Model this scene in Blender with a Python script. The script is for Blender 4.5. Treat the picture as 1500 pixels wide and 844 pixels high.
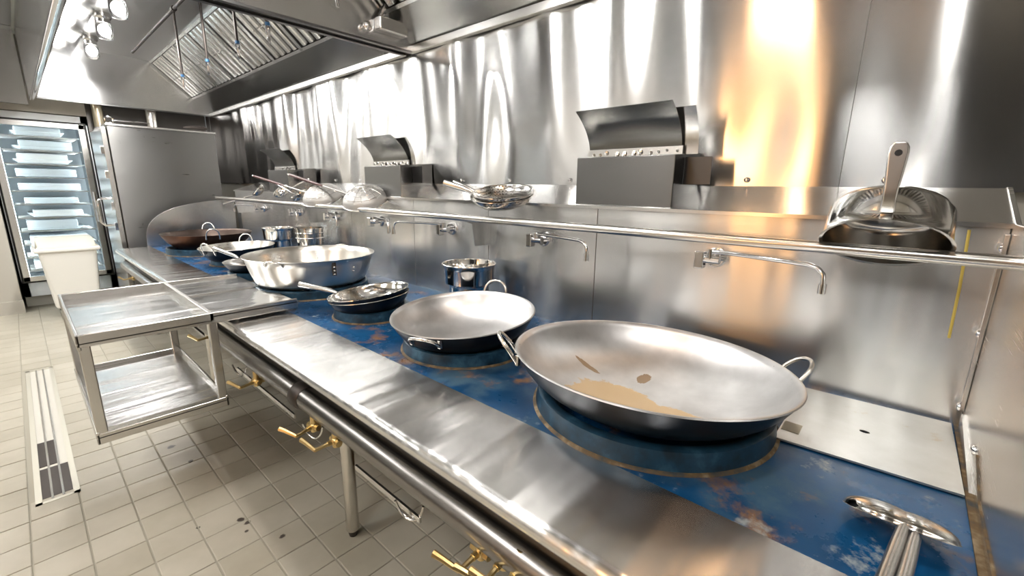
import bpy, bmesh, math, random
import numpy as np
from mathutils import Vector, Matrix
random.seed(7); rng = np.random.RandomState(11)
S = bpy.context.scene
for o in list(bpy.data.objects): bpy.data.objects.remove(o)
COL = S.collection
PI = math.pi

# ------------------------------------------------------------------ camera
# axes: +X along the range (towards the viewer's right), +Y to the back wall, Z up; metres
CAM = Vector((0, 0, 1.42)); FPX = 642.1
RM = Matrix(((0.7431482682540151, 0.6689947154773438, 0.01329368475803842),
             (0.15938176467383217, -0.15768288738994696, -0.9745427441184017),
             (-0.6498677592253007, 0.7263485235668597, -0.22380732300737927)))
cd = bpy.data.cameras.new('camera'); cam = bpy.data.objects.new('camera', cd); COL.objects.link(cam)
cd.sensor_width = 36; cd.sensor_fit = 'HORIZONTAL'; cd.lens = 36 * FPX / 1500; cd.clip_start = .02; cd.clip_end = 60
R3 = Matrix((RM[0], -RM[1], -RM[2])).transposed()
cam.matrix_world = Matrix.Translation(CAM) @ R3.to_4x4()
S.camera = cam
def ray(u, v): return RM.transposed() @ Vector(((u - 750) / FPX, (v - 422) / FPX, 1))
def az(u, v, z): d = ray(u, v); return CAM + d * ((z - CAM.z) / d.z)
def ay(u, v, y): d = ray(u, v); return CAM + d * (y / d.y)
def ax(u, v, x): d = ray(u, v); return CAM + d * (x / d.x)
def proj(p):
    c = RM @ (Vector(p) - CAM)
    return (750 + FPX * c.x / c.z, 422 + FPX * c.y / c.z) if c.z > .05 else None

# ------------------------------------------------------------------ world, exposure
w = bpy.data.worlds.new('world'); S.world = w; w.use_nodes = True
w.node_tree.nodes['Background'].inputs[0].default_value = (.9, .95, 1, 1)
w.node_tree.nodes['Background'].inputs[1].default_value = .25
vs = S.view_settings; vs.view_transform = 'Standard'; vs.look = 'None'; vs.gamma = 1; vs.use_curve_mapping = False
vs.exposure = 0.76
ROOM_LIGHT = 10.0      # emission of the ceiling troffers
HOOD_LAMP = 39.0      # watts of each hood lamp

# ------------------------------------------------------------------ materials
def mat(name, color, metal=0, rough=.5, aniso=0, tang=None, spec=.5, emit=None, estr=0, trans=0, ior=1.45, coat=0):
    m = bpy.data.materials.new(name); m.use_nodes = True
    p = m.node_tree.nodes['Principled BSDF']; i = p.inputs
    i['Base Color'].default_value = (*color, 1); i['Metallic'].default_value = metal; i['Roughness'].default_value = rough
    i['Specular IOR Level'].default_value = spec; i['IOR'].default_value = ior
    i['Transmission Weight'].default_value = trans; i['Coat Weight'].default_value = coat
    if emit: i['Emission Color'].default_value = (*emit, 1); i['Emission Strength'].default_value = estr
    if aniso:
        i['Anisotropic'].default_value = aniso
        if tang:
            c = m.node_tree.nodes.new('ShaderNodeCombineXYZ')
            for k in range(3): c.inputs[k].default_value = tang[k]
            m.node_tree.links.new(c.outputs[0], i['Tangent'])
    return m
def N(m, t, **kw):
    n = m.node_tree.nodes.new(t)
    for k, v in kw.items(): setattr(n, k, v)
    return n
def L(m, a, b): m.node_tree.links.new(a, b)
def P(m): return m.node_tree.nodes['Principled BSDF']
def coords(m, scale=(1, 1, 1), kind='Object', loc=(0, 0, 0)):
    t = N(m, 'ShaderNodeTexCoord'); mp = N(m, 'ShaderNodeMapping')
    mp.inputs['Scale'].default_value = scale; mp.inputs['Location'].default_value = loc
    L(m, t.outputs[kind], mp.inputs[0]); return mp.outputs[0]
def noise(m, vec, scale, detail=3, rough=.55):
    n = N(m, 'ShaderNodeTexNoise'); n.inputs['Scale'].default_value = scale; n.inputs['Detail'].default_value = detail
    n.inputs['Roughness'].default_value = rough; L(m, vec, n.inputs['Vector']); return n.outputs['Fac']
def ramp(m, fac, stops):
    r = N(m, 'ShaderNodeValToRGB'); e = r.color_ramp.elements
    while len(e) < len(stops): e.new(.5)
    for k, (p, c) in enumerate(stops): e[k].position = p; e[k].color = (*c, 1) if len(c) == 3 else c
    L(m, fac, r.inputs[0]); return r.outputs[0]
def mix(m, fac, a, b):
    n = N(m, 'ShaderNodeMix', data_type='RGBA')
    if isinstance(fac, (int, float)): n.inputs[0].default_value = fac
    else: L(m, fac, n.inputs[0])
    for k, x in ((6, a), (7, b)):
        if isinstance(x, tuple): n.inputs[k].default_value = (*x, 1)
        else: L(m, x, n.inputs[k])
    return n.outputs[2]
def bump(m, h, strength, dist=.01):
    b = N(m, 'ShaderNodeBump'); b.inputs['Strength'].default_value = strength; b.inputs['Distance'].default_value = dist
    L(m, h, b.inputs['Height']); L(m, b.outputs[0], P(m).inputs['Normal'])
def steel(name, col=(.72, .71, .69), rough=.22, aniso=.6, tang=(0, 0, 1), grain=(2, 2, 120), var=.05, smear=True, wave=None):
    m = mat(name, col, 1, rough, aniso, tang)
    c = coords(m, grain); n = noise(m, c, 6, 3)
    mr = N(m, 'ShaderNodeMapRange'); mr.inputs[3].default_value = rough - var; mr.inputs[4].default_value = rough + var
    L(m, n, mr.inputs[0])
    if smear:
        c2 = coords(m, (1, 1, 1)); n2 = noise(m, c2, 4, 4)
        ma = N(m, 'ShaderNodeMath', operation='MULTIPLY_ADD'); ma.inputs[1].default_value = .12
        L(m, n2, ma.inputs[0]); L(m, mr.outputs[0], ma.inputs[2])
        sb = N(m, 'ShaderNodeMath', operation='SUBTRACT'); sb.inputs[1].default_value = .06
        L(m, ma.outputs[0], sb.inputs[0]); L(m, sb.outputs[0], P(m).inputs['Roughness'])
    else: L(m, mr.outputs[0], P(m).inputs['Roughness'])
    if wave: bump(m, noise(m, coords(m, wave[0]), 1.0, 2, .5), 1.0, wave[1])
    return m
M_ = {}
M_['wall'] = steel('wall_sheet_steel', (.8, .8, .795), .18, .95, (0, 0, 1), (.6, .6, 30), .01, False)
M_['riser'] = steel('riser_steel', (.66, .66, .65), .25, .9, (0, 0, 1), (.5, .5, 40), .012, False, ((3.2, .5, .9), .014))
M_['slope'] = steel('slope_steel', (.74, .73, .71), .2, .7, (0, 0, 1), (1, 90, 90), .03)
M_['shelf'] = steel('shelf_steel', (.76, .755, .745), .22, .9, (0, 1, 0), (.6, 40, .6), .015, True, ((9, .5, .5), .006))
M_['sidepanel'] = steel('end_panel_steel', (.7, .7, .68), .25, .5, (0, 0, 1), (1, 1, 90), .04)
M_['hood'] = steel('hood_steel', (.7, .7, .7), .2, .6, (0, 0, 1), (.6, .6, 30), .02)
M_['hoodflat'] = mat('hood_roof_steel', (.72, .72, .72), 1, .28)
M_['filter'] = mat('filter_steel', (.88, .88, .87), 1, .22)
M_['tray'] = steel('tray_steel', (.8, .8, .8), .2, .88, (0, 1, 0), (.6, 40, .6), .015, True, ((7, .8, .5), .008))
M_['steel'] = mat('plain_steel', (.68, .67, .65), 1, .25)
M_['tube'] = mat('tube_steel', (.66, .64, .6), 1, .24)
M_['chrome'] = mat('chrome', (.82, .82, .82), 1, .07)
M_['polish'] = mat('polished_pan_steel', (.8, .79, .76), 1, .1)
M_['satin_pan'] = steel('satin_pan_steel', (.76, .74, .69), .29, .6, (0, 0, 1), (1, 1, 70), .03)
M_['cab'] = steel('cabinet_steel', (.3, .3, .295), .3, .7, (0, 0, 1), (.5, .5, 30), .02)
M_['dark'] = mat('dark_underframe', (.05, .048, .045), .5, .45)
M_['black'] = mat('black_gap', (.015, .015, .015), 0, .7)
M_['brass'] = mat('brass', (.72, .55, .27), 1, .3)
M_['iron'] = mat('dark_iron', (.07, .06, .055), .8, .42)
M_['wood'] = mat('dark_red_wood', (.05, .01, .008), 0, .35)
M_['plastic'] = mat('white_plastic', (.9, .9, .86), 0, .4)
M_['rubber'] = mat('dark_rubber', (.02, .02, .022), 0, .6)
M_['mesh'] = mat('strainer_mesh_steel', (.45, .445, .43), .7, .5)
M_['glass'] = mat('door_glass', (.9, .95, .97), 0, .02, trans=1, ior=1.1)
M_['lampglass'] = mat('lamp_glass', (1, 1, 1), 0, .02, trans=1, ior=1.2)
M_['white'] = mat('white_goods', (.8, .84, .86), 0, .4)
M_['paper'] = mat('paper_label', (.7, .62, .48), 0, .8)
M_['yellow'] = mat('yellow_sealant', (.5, .38, .08), 0, .6)
M_['wallpaint'] = mat('beige_wall', (.45, .43, .38), 0, .55)
M_['tilewall'] = mat('white_wall', (.82, .82, .81), 0, .35)
M_['ceil'] = mat('ceiling_panel', (.2, .215, .225), .3, .25)
M_['ceil_light'] = mat('light_ceiling_panel', (.75, .75, .7), 0, .5)
M_['grout'] = mat('grout', (.35, .33, .27), 0, .85)
M_['blue_cap'] = mat('blue_cap', (.04, .14, .3), 0, .4)
M_['redbox'] = mat('red_box', (.45, .02, .03), 0, .4)
def m_troffer(name, col, s):
    return mat(name, (.9, .9, .9), 0, .5, emit=col, estr=s)
M_['led'] = m_troffer('troffer_diffuser', (1, .985, .96), ROOM_LIGHT)
M_['bulb'] = m_troffer('bulb_white', (1, .98, .95), 20)
M_['bulb_warm'] = m_troffer('bulb_warm', (1, .56, .27), 6)
M_['fridge_led'] = m_troffer('fridge_strip', (.85, .95, 1), 16)

# blue enamelled deck with rust and scuffs
m = M_['blue'] = mat('worn_blue_paint', (.01, .1, .27), 0, .3)
c = coords(m); n1 = noise(m, c, 3.2, 8, .65); n2 = noise(m, coords(m, (1, 1, 1), loc=(5, 2, 0)), 5, 8, .7); n3 = noise(m, coords(m, loc=(1, 7, 3)), 9, 6, .7)
base = ramp(m, noise(m, coords(m, loc=(3, 3, 3)), 2.4, 3), [(.3, (.004, .028, .075)), (.55, (.006, .06, .16)), (.75, (.01, .1, .26))])
k1 = ramp(m, n1, [(.52, (0, 0, 0)), (.64, (.8, .8, .8))]); k2 = ramp(m, n2, [(.545, (0, 0, 0)), (.67, (1, 1, 1))]); k3 = ramp(m, n3, [(.6, (0, 0, 0)), (.69, (.8, .8, .8))])
c1 = mix(m, k1, base, (.06, .12, .17)); c2 = mix(m, k2, c1, (.24, .12, .04)); c3 = mix(m, k3, c2, (.3, .34, .34))
L(m, c3, P(m).inputs['Base Color']); bump(m, n2, .25, .004)
rr = ramp(m, n1, [(.4, (.22, .22, .22)), (.7, (.5, .5, .5))]); L(m, rr, P(m).inputs['Roughness'])
# burner ring: dark blue-black cast iron
m = M_['ring'] = mat('painted_cast_iron', (.012, .03, .05), .2, .38)
L(m, ramp(m, noise(m, coords(m), 14, 6), [(.35, (.008, .02, .032)), (.55, (.012, .05, .09)), (.72, (.05, .13, .2)), (.8, (.25, .17, .08))]), P(m).inputs['Base Color'])
m = M_['rustweld'] = mat('rusty_weld', (.2, .13, .06), .2, .7)
L(m, ramp(m, noise(m, coords(m), 25, 5), [(.3, (.03, .045, .055)), (.52, (.14, .09, .04)), (.75, (.33, .27, .18))]), P(m).inputs['Base Color'])
# wok steel: brushed carbon steel inside, near-black outside
def wok_mat(name, col, rough, residue=False):
    m = mat(name, col, 1, rough)
    n = noise(m, coords(m), 7, 5)
    cc = ramp(m, n, [(.3, tuple(x * .8 for x in col)), (.7, tuple(min(1, x * 1.12) for x in col))])
    if residue:
        # dried brown food residue lying in the bottom, lobed edge
        t = N(m, 'ShaderNodeTexCoord'); sp = N(m, 'ShaderNodeSeparateXYZ'); L(m, t.outputs['Object'], sp.inputs[0])
        def vec(cx, cy, sx, sy):
            mp = N(m, 'ShaderNodeMapping'); mp.vector_type = 'POINT'
            mp.inputs['Scale'].default_value = (1 / sx, 1 / sy, 0); mp.inputs['Location'].default_value = (-cx / sx, -cy / sy, 0)
            L(m, t.outputs['Object'], mp.inputs[0]); return mp.outputs[0]
        def blob(cx, cy, sx, sy, amp, sc):
            v = vec(cx, cy, sx, sy); ln = N(m, 'ShaderNodeVectorMath', operation='LENGTH'); L(m, v, ln.inputs[0])
            nn = noise(m, v, sc, 5, .7); a = N(m, 'ShaderNodeMath', operation='MULTIPLY_ADD'); a.inputs[1].default_value = amp
            L(m, nn, a.inputs[0]); L(m, ln.outputs['Value'], a.inputs[2])
            return ramp(m, a.outputs[0], [((1 + amp * .5) / 2.2, (1, 1, 1)), ((1 + amp * .5) / 2.2 + .012, (0, 0, 0))]) if False else a.outputs[0], amp
        def mask(a, amp):
            lt = N(m, 'ShaderNodeMapRange'); lt.inputs[1].default_value = 1 + amp * .5; lt.inputs[2].default_value = 1 + amp * .5 - .06
            L(m, a, lt.inputs[0]); return lt.outputs[0]
        m1 = mask(*blob(-.06, -.06, .14, .13, .7, 2.6)); m2 = mask(*blob(.09, -.07, .13, .11, .6, 2.2)); m3 = mask(*blob(-.07, .158, .02, .034, .8, 1.5)); m4 = mask(*blob(-.23, .066, .05, .011, .8, 1.5))
        mx = N(m, 'ShaderNodeMath', operation='MAXIMUM'); L(m, m1, mx.inputs[0]); L(m, m2, mx.inputs[1])
        cc = mix(m, mx.outputs[0], cc, (.5, .36, .2))
        my = N(m, 'ShaderNodeMath', operation='MAXIMUM'); L(m, m3, my.inputs[0]); L(m, m4, my.inputs[1])
        cc = mix(m, my.outputs[0], cc, (.25, .17, .1))
        mz = N(m, 'ShaderNodeMath', operation='MAXIMUM'); L(m, mx.outputs[0], mz.inputs[0]); L(m, my.outputs[0], mz.inputs[1])
        inv = N(m, 'ShaderNodeMath', operation='SUBTRACT'); inv.inputs[0].default_value = 1; L(m, mz.outputs[0], inv.inputs[1]); L(m, inv.outputs[0], P(m).inputs['Metallic'])
    L(m, cc, P(m).inputs['Base Color'])
    return m
M_['wok_in'] = wok_mat('wok_carbon_steel', (.62, .62, .62), .4)
M_['wok_res'] = wok_mat('wok_carbon_steel_residue', (.62, .62, .62), .4, True)
M_['wok_out'] = wok_mat('wok_outer_black_steel', (.035, .038, .042), .36)
M_['wok_rust'] = wok_mat('wok_browned_steel', (.07, .052, .044), .4)
M_['wok_rust_out'] = wok_mat('wok_rusty_outside', (.09, .042, .024), .5)
# stained cover plate
m = M_['plate'] = mat('stained_cover_plate', (.6, .59, .55), 1, .3)
n = noise(m, coords(m, loc=(.35, 0, 0)), 4.5, 7, .65)
L(m, ramp(m, n, [(.35, (.62, .61, .58)), (.58, (.55, .54, .5)), (.66, (.5, .36, .2)), (.75, (.42, .25, .1))]), P(m).inputs['Base Color'])
L(m, ramp(m, n, [(.6, (1, 1, 1)), (.7, (.3, .3, .3))]), P(m).inputs['Metallic'])
# floor tile
m = M_['tile'] = mat('beige_quarry_tile', (.46, .43, .35), 0, .42)
oi = N(m, 'ShaderNodeObjectInfo')
tc = ramp(m, oi.outputs['Random'], [(0, (.43, .40, .325)), (.5, (.465, .435, .36)), (1, (.49, .46, .385))])
geo = N(m, 'ShaderNodeNewGeometry'); dn = noise(m, geo.outputs['Position'], 1.7, 5, .6)
dk = ramp(m, dn, [(.35, (.8, .79, .76)), (.6, (1, 1, 1))])
mm = N(m, 'ShaderNodeMix', data_type='RGBA', blend_type='MULTIPLY'); mm.inputs[0].default_value = 1; L(m, tc, mm.inputs[6]); L(m, dk, mm.inputs[7])
# a few dark grease spots on the floor
def spot(cx, cy, r):
    d = N(m, 'ShaderNodeVectorMath', operation='DISTANCE'); d.inputs[1].default_value = (cx, cy, 0); L(m, geo.outputs['Position'], d.inputs[0])
    nz = noise(m, geo.outputs['Position'], 40, 3); a = N(m, 'ShaderNodeMath', operation='MULTIPLY_ADD'); a.inputs[1].default_value = r * 1.6
    L(m, nz, a.inputs[0]); L(m, d.outputs['Value'], a.inputs[2])
    mr = N(m, 'ShaderNodeMapRange'); mr.inputs[1].default_value = r * 1.9; mr.inputs[2].default_value = r * 1.5; L(m, a.outputs[0], mr.inputs[0]); return mr.outputs[0]
out = mm.outputs[2]
for (cx, cy, r) in ((-1.95, .435, .014), (-1.91, .45, .013), (-1.86, .43, .009), (-1.72, .52, .012), (-2.03, .3, .008), (-2.83, .36, .02), (-2.6, .4, .012)):
    out = mix(m, spot(cx, cy, r), out, (.06, .05, .04))
L(m, out, P(m).inputs['Base Color']); bump(m, noise(m, geo.outputs['Position'], 120, 2), .08, .002)

# ------------------------------------------------------------------ mesh helpers
class MB:
    def __init__(s): s.v = []; s.f = []
    def add(s, vs, fs):
        b = len(s.v); s.v += [tuple(x) for x in vs]; s.f += [tuple(b + i for i in f) for f in fs]; return s
    def box(s, c, d, rot=None):
        x, y, z = (k / 2 for k in d); pts = [Vector((i * x, j * y, k * z)) for i in (-1, 1) for j in (-1, 1) for k in (-1, 1)]
        if rot: pts = [rot @ p for p in pts]
        c = Vector(c)
        return s.add([p + c for p in pts], [(0, 1, 3, 2), (4, 6, 7, 5), (0, 4, 5, 1), (2, 3, 7, 6), (0, 2, 6, 4), (1, 5, 7, 3)])
    def b2(s, a, b): return s.box([(p + q) / 2 for p, q in zip(a, b)], [abs(q - p) for p, q in zip(a, b)])
    def tube(s, pts, r, n=12, cap=True):
        pts = [Vector(p) for p in pts]; rs = r if isinstance(r, (list, tuple)) else [r] * len(pts)
        t = [(pts[min(i + 1, len(pts) - 1)] - pts[max(i - 1, 0)]).normalized() for i in range(len(pts))]
        a = Vector((0, 0, 1)) if abs(t[0].z) < .9 else Vector((1, 0, 0))
        u = t[0].cross(a).normalized(); V = []; F = []
        for i, p in enumerate(pts):
            u = (u - t[i] * u.dot(t[i])).normalized(); ww = t[i].cross(u)
            V += [p + (u * math.cos(2 * PI * k / n) + ww * math.sin(2 * PI * k / n)) * rs[i] for k in range(n)]
        for i in range(len(pts) - 1):
            for k in range(n): k2 = (k + 1) % n; F.append((i * n + k, i * n + k2, (i + 1) * n + k2, (i + 1) * n + k))
        if cap: F.append(tuple(range(n))[::-1]); F.append(tuple((len(pts) - 1) * n + k for k in range(n)))
        return s.add(V, F)
    def lathe(s, prof, n=48, c=(0, 0, 0), mtx=None, closed=False):
        V = []; F = []; idx = []
        for (r, z) in prof:
            if r < 1e-6: idx.append([len(V)]); V.append(Vector((0, 0, z)))
            else: idx.append(list(range(len(V), len(V) + n))); V += [Vector((r * math.cos(2 * PI * k / n), r * math.sin(2 * PI * k / n), z)) for k in range(n)]
        seq = list(range(len(prof))) + ([0] if closed else [])
        for a, b in zip(seq[:-1], seq[1:]):
            A, B = idx[a], idx[b]
            for k in range(n):
                k2 = (k + 1) % n
                if len(A) == 1 and len(B) == 1: continue
                if len(A) == 1: F.append((A[0], B[k], B[k2]))
                elif len(B) == 1: F.append((A[k], A[k2], B[0]))
                else: F.append((A[k], A[k2], B[k2], B[k]))
        if mtx: V = [mtx @ v for v in V]
        c = Vector(c); return s.add([v + c for v in V], F)
    def prism(s, poly, a, b, axis='x'):
        def pt(p, q): return {'x': (q, p[0], p[1]), 'y': (p[0], q, p[1]), 'z': (p[0], p[1], q)}[axis]
        n = len(poly); V = [pt(p, a) for p in poly] + [pt(p, b) for p in poly]
        return s.add(V, [tuple(range(n))[::-1], tuple(range(n, 2 * n))] + [(i, (i + 1) % n, n + (i + 1) % n, n + i) for i in range(n)])
    def strip(s, line, a, b, th, axis='x'):          # a bent sheet: 2-d line swept along an axis, with thickness
        q = [Vector(p) for p in line]; off = []
        for i in range(len(q)):
            t = (q[min(i + 1, len(q) - 1)] - q[max(i - 1, 0)]).normalized(); off.append(q[i] + Vector((-t.y, t.x)) * th)
        return s.prism([tuple(p) for p in q] + [tuple(p) for p in off[::-1]], a, b, axis)
    def sphere(s, c, r, n=12, mtx=None, sq=1):
        return s.lathe([(r * math.sin(PI * i / n), -r * sq * math.cos(PI * i / n)) for i in range(n + 1)], n * 2, c, mtx)
    def obj(s, name, m, parent=None, smooth=35, bevel=0, loc=None):
        me = bpy.data.meshes.new(name); me.from_pydata(s.v, [], s.f)
        bm = bmesh.new(); bm.from_mesh(me); bmesh.ops.recalc_face_normals(bm, faces=bm.faces); bm.to_mesh(me); bm.free()
        me.materials.append(M_[m] if isinstance(m, str) else m)
        if smooth:
            me.polygons.foreach_set('use_smooth', [True] * len(me.polygons)); me.set_sharp_from_angle(angle=math.radians(smooth))
        o = bpy.data.objects.new(name, me); COL.objects.link(o); o.parent = parent
        if loc: o.location = loc
        if bevel:
            b = o.modifiers.new('bevel', 'BEVEL'); b.width = bevel; b.segments = 2; b.limit_method = 'ANGLE'; b.angle_limit = math.radians(40); b.harden_normals = True
        return o
def tag(o, label, cat, group=None):
    o['label'] = label; o['category'] = cat
    if group: o['group'] = group
    return o
def thing(name, label, cat, loc=(0, 0, 0), rot=(0, 0, 0), group=None):
    o = bpy.data.objects.new(name, None); COL.objects.link(o); o.location = loc; o.rotation_euler = rot; o.empty_display_size = .1
    return tag(o, label, cat, group)
def struct(o): o['kind'] = 'structure'; return o
def copy_tree(o, parent=None):
    c = o.copy(); COL.objects.link(c); c.parent = parent
    for ch in list(o.children): copy_tree(ch, c)
    return c
def align(d, up=(0, 0, 1)):       # matrix turning +Z to direction d
    return Vector((0, 0, 1)).rotation_difference(Vector(d).normalized()).to_matrix()
def arc(c, r, a0, a1, n): return [(c[0] + r * math.cos(a0 + (a1 - a0) * i / n), c[1] + r * math.sin(a0 + (a1 - a0) * i / n)) for i in range(n + 1)]

# key dimensions
DZ = .80            # deck height
RY = 1.63           # face of the riser
WY = 1.90           # back wall sheet
XR = .19            # right end of the range
XL = -5.55          # far end of the range
FAR = -7.35         # far wall
HZ = 2.27           # hood lower edge
HX = -2.62          # joint of the two hoods

# ------------------------------------------------------------------ setting: floor with tiles
floor = struct(MB().b2((-9.2, -3.4, -.1), (2.4, 2.1, -.004)).obj('floor', 'grout', smooth=0))
TX, TY = .1625, .158; X0, Y0 = -2.263, -.0163
tb = MB(); hx, hy = (TX - .005) / 2, (TY - .005) / 2
tb.add([(-hx, -hy, -.006), (hx, -hy, -.006), (hx, hy, -.006), (-hx, hy, -.006), (-hx, -hy, -.0015), (hx, -hy, -.0015), (hx, hy, -.0015), (-hx, hy, -.0015),
        (-hx + .003, -hy + .003, 0), (hx - .003, -hy + .003, 0), (hx - .003, hy - .003, 0), (-hx + .003, hy - .003, 0)],
       [(0, 1, 5, 4), (1, 2, 6, 5), (2, 3, 7, 6), (3, 0, 4, 7), (4, 5, 9, 8), (5, 6, 10, 9), (6, 7, 11, 10), (7, 4, 8, 11), (8, 9, 10, 11)])
cells = []
for i in range(-43, 29):
    for j in range(-22, 14):
        x, y = X0 + (i + .5) * TX, Y0 + (j + .5) * TY
        if x < FAR + .1 or x > 2.3 or y < -3.2 or y > 2.0: continue
        if -4.83 < x < -2.68 and -.17 < y < -.0: continue      # drain channel
        pr = proj((x, y, 0)); vis = 0
        if pr and -20 < pr[0] < 1520 and -20 < pr[1] < 870 and y < 1.2 and x < -1: vis = 1 / ((x * x + y * y + 2) ** 1.5)
        cells.append((vis, x, y))
cells.sort(reverse=True)
t0 = tb.obj('tile', 'tile', floor, smooth=0)
for k, (vis, x, y) in enumerate(cells[:290]):
    t = t0 if k == 0 else t0.copy()
    if k: COL.objects.link(t)
    t.location = (x, y, random.uniform(-.0006, .0006)); t.parent = floor
rest = MB()
for vis, x, y in cells[290:]: rest.add([(a + x, b + y, c_) for a, b, c_ in tb.v], tb.f)
ro = rest.obj('tile_field', 'tile', floor, smooth=0); ro['kind'] = 'stuff'

# floor drain: light channel with grate bars
dr = thing('floor_drain', 'long narrow steel grate drain set in the beige tiles of the aisle', 'drain', (-3.755, -.0825, 0))
fr = MB()
for s in (-1, 1): fr.box((0, s * .062, -.004), (2.12, .022, .012))
for s in (-1, 1): fr.box((s * 1.05, 0, -.004), (.02, .146, .012))
fr.obj('frame', mat('worn_drain_steel', (.62, .6, .52), .6, .45), dr)
MB().box((0, 0, -.003), (2.08, .104, .002)).obj('channel', mat('drain_channel', (.6, .58, .52), .3, .5), dr)
gb = MB().box((0, 0, 0), (2.08, .008, .008)).obj('bar', 'steel', dr); gb.location = (0, -.018, .0)
g2 = gb.copy(); COL.objects.link(g2); g2.parent = dr; g2.location = (0, .018, 0)
gp = MB().box((0, 0, 0), (.31, .028, .003)).obj('grate_plate', 'iron', dr)
for k, (gx, gy) in enumerate(((.86, -.036), (.86, 0), (.86, .036), (.52, -.036), (.52, .0))):
    g = gp if k == 0 else gp.copy()
    if k: COL.objects.link(g)
    g.parent = dr; g.location = (gx, gy, -.0005)

# ------------------------------------------------------------------ back wall of stainless sheets
wb = struct(MB().b2((FAR, WY + .03, 0), (2.2, WY + .1, 2.95)).obj('wall_back', 'wallpaint', smooth=0))
waves = [(rng.uniform(5, 22), rng.uniform(-2.2, 2.2), rng.uniform(0, 6.28), rng.uniform(.5, 1)) for _ in range(9)]
def wavy(x, z):
    s = 0
    for kx, kz, ph, a in waves: s += a / kx * math.sin(kx * x + kz * z + ph + .6 * math.sin(1.7 * z + ph))
    return s * WAVE * (.35 + .65 * min(1, (z - 1.4) / .25))
WAVE = .1
bounds = [FAR, -4.9, -2.62, -.2, 2.1]
def sheet(x0, x1):
    g = MB(); nx = max(2, int((x1 - x0) / .03)); nz = 32; V = []; F = []
    for i in range(nx + 1):
        for k in range(nz + 1):
            x = x0 + (x1 - x0) * i / nx; z = 1.425 + (HZ + .03 - 1.425) * k / nz
            V.append((x, WY - .004 + wavy(x, z) * .5, z))
    for i in range(nx):
        for k in range(nz): a = i * (nz + 1) + k; F.append((a, a + 1, a + nz + 2, a + nz + 1))
    return g.add(V, F).obj('wall_sheet', 'wall', wb, smooth=180)
for a, b in zip(bounds[:-1], bounds[1:]): sheet(a + .001, b - .001)
# round head screws along the lower edge of the sheets
scr = MB(); scr.lathe([(0, .006), (.006, .005), (.009, .002), (.01, 0)], 12)
s0 = scr.obj('screw_head', 'chrome', wb); first = True
for x in [-.9 + k * .41 for k in range(-9, 4)]:
    s = s0 if first else s0.copy()
    if not first: COL.objects.link(s)
    first = False; s.parent = wb; s.location = (x, WY - .012, 1.46); s.rotation_euler = (PI / 2, 0, 0)

# far wall, opposite wall, right wall, ceiling
wf = struct(MB().b2((FAR - .9, -3.4, 0), (FAR - .8, 2.0, 2.95)).obj('wall_far', 'wallpaint', smooth=0))
struct(MB().b2((FAR - .82, -3.4, 0), (FAR + .24, -.122, 2.95)).obj('wall_left', 'wallpaint', smooth=0))
struct(MB().b2((FAR + .2, -3.4, 0), (FAR + .27, -.115, .14)).obj('baseboard_left', 'wallpaint', smooth=0))
struct(MB().b2((-9, -3.3, 0), (2.3, -3.2, 2.95)).obj('wall_opposite', 'tilewall', smooth=0))
struct(MB().b2((2.2, -3.3, 0), (2.3, 2.0, 2.95)).obj('wall_right', 'tilewall', smooth=0))
struct(MB().b2((FAR + .24, -3.1, 2.2), (FAR + .27, .25, 2.925)).obj('trim_1', 'hood', smooth=0))
ceiling = struct(MB().b2((-9, -3.4, 2.93), (2.3, 2.05, 3.03)).obj('ceiling', 'ceil_light', smooth=0))
for k in range(8):
    MB().b2((-8.1 + k * 1.22, -.6, 2.905), (-8.1 + k * 1.22 + 1.2, .24, 2.93)).obj('ceiling_panel', 'ceil', ceiling)
def troffer(x, y, lx, ly, label):
    t = thing('ceiling_light', label, 'ceiling light', (x, y, 2.90), group='recessed ceiling lights over the aisle')
    f = MB()
    for s in (-1, 1): f.box((s * (lx / 2 + .015), 0, .01), (.03, ly + .06, .04)); f.box((0, s * (ly / 2 + .015), .01), (lx, .03, .04))
    f.obj('frame', 'steel', t); MB().box((0, 0, .012), (lx, ly, .01)).obj('diffuser', 'led', t, smooth=0)
for x in (-6.4, -4.3, -2.2, -.1): troffer(x, -1.45, .6, 1.2, 'flat white ceiling light panel over the aisle in front of the hoods')
troffer(-5.6, -.22, 1.1, .3, 'small white ceiling light strip close to the hood front')

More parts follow.
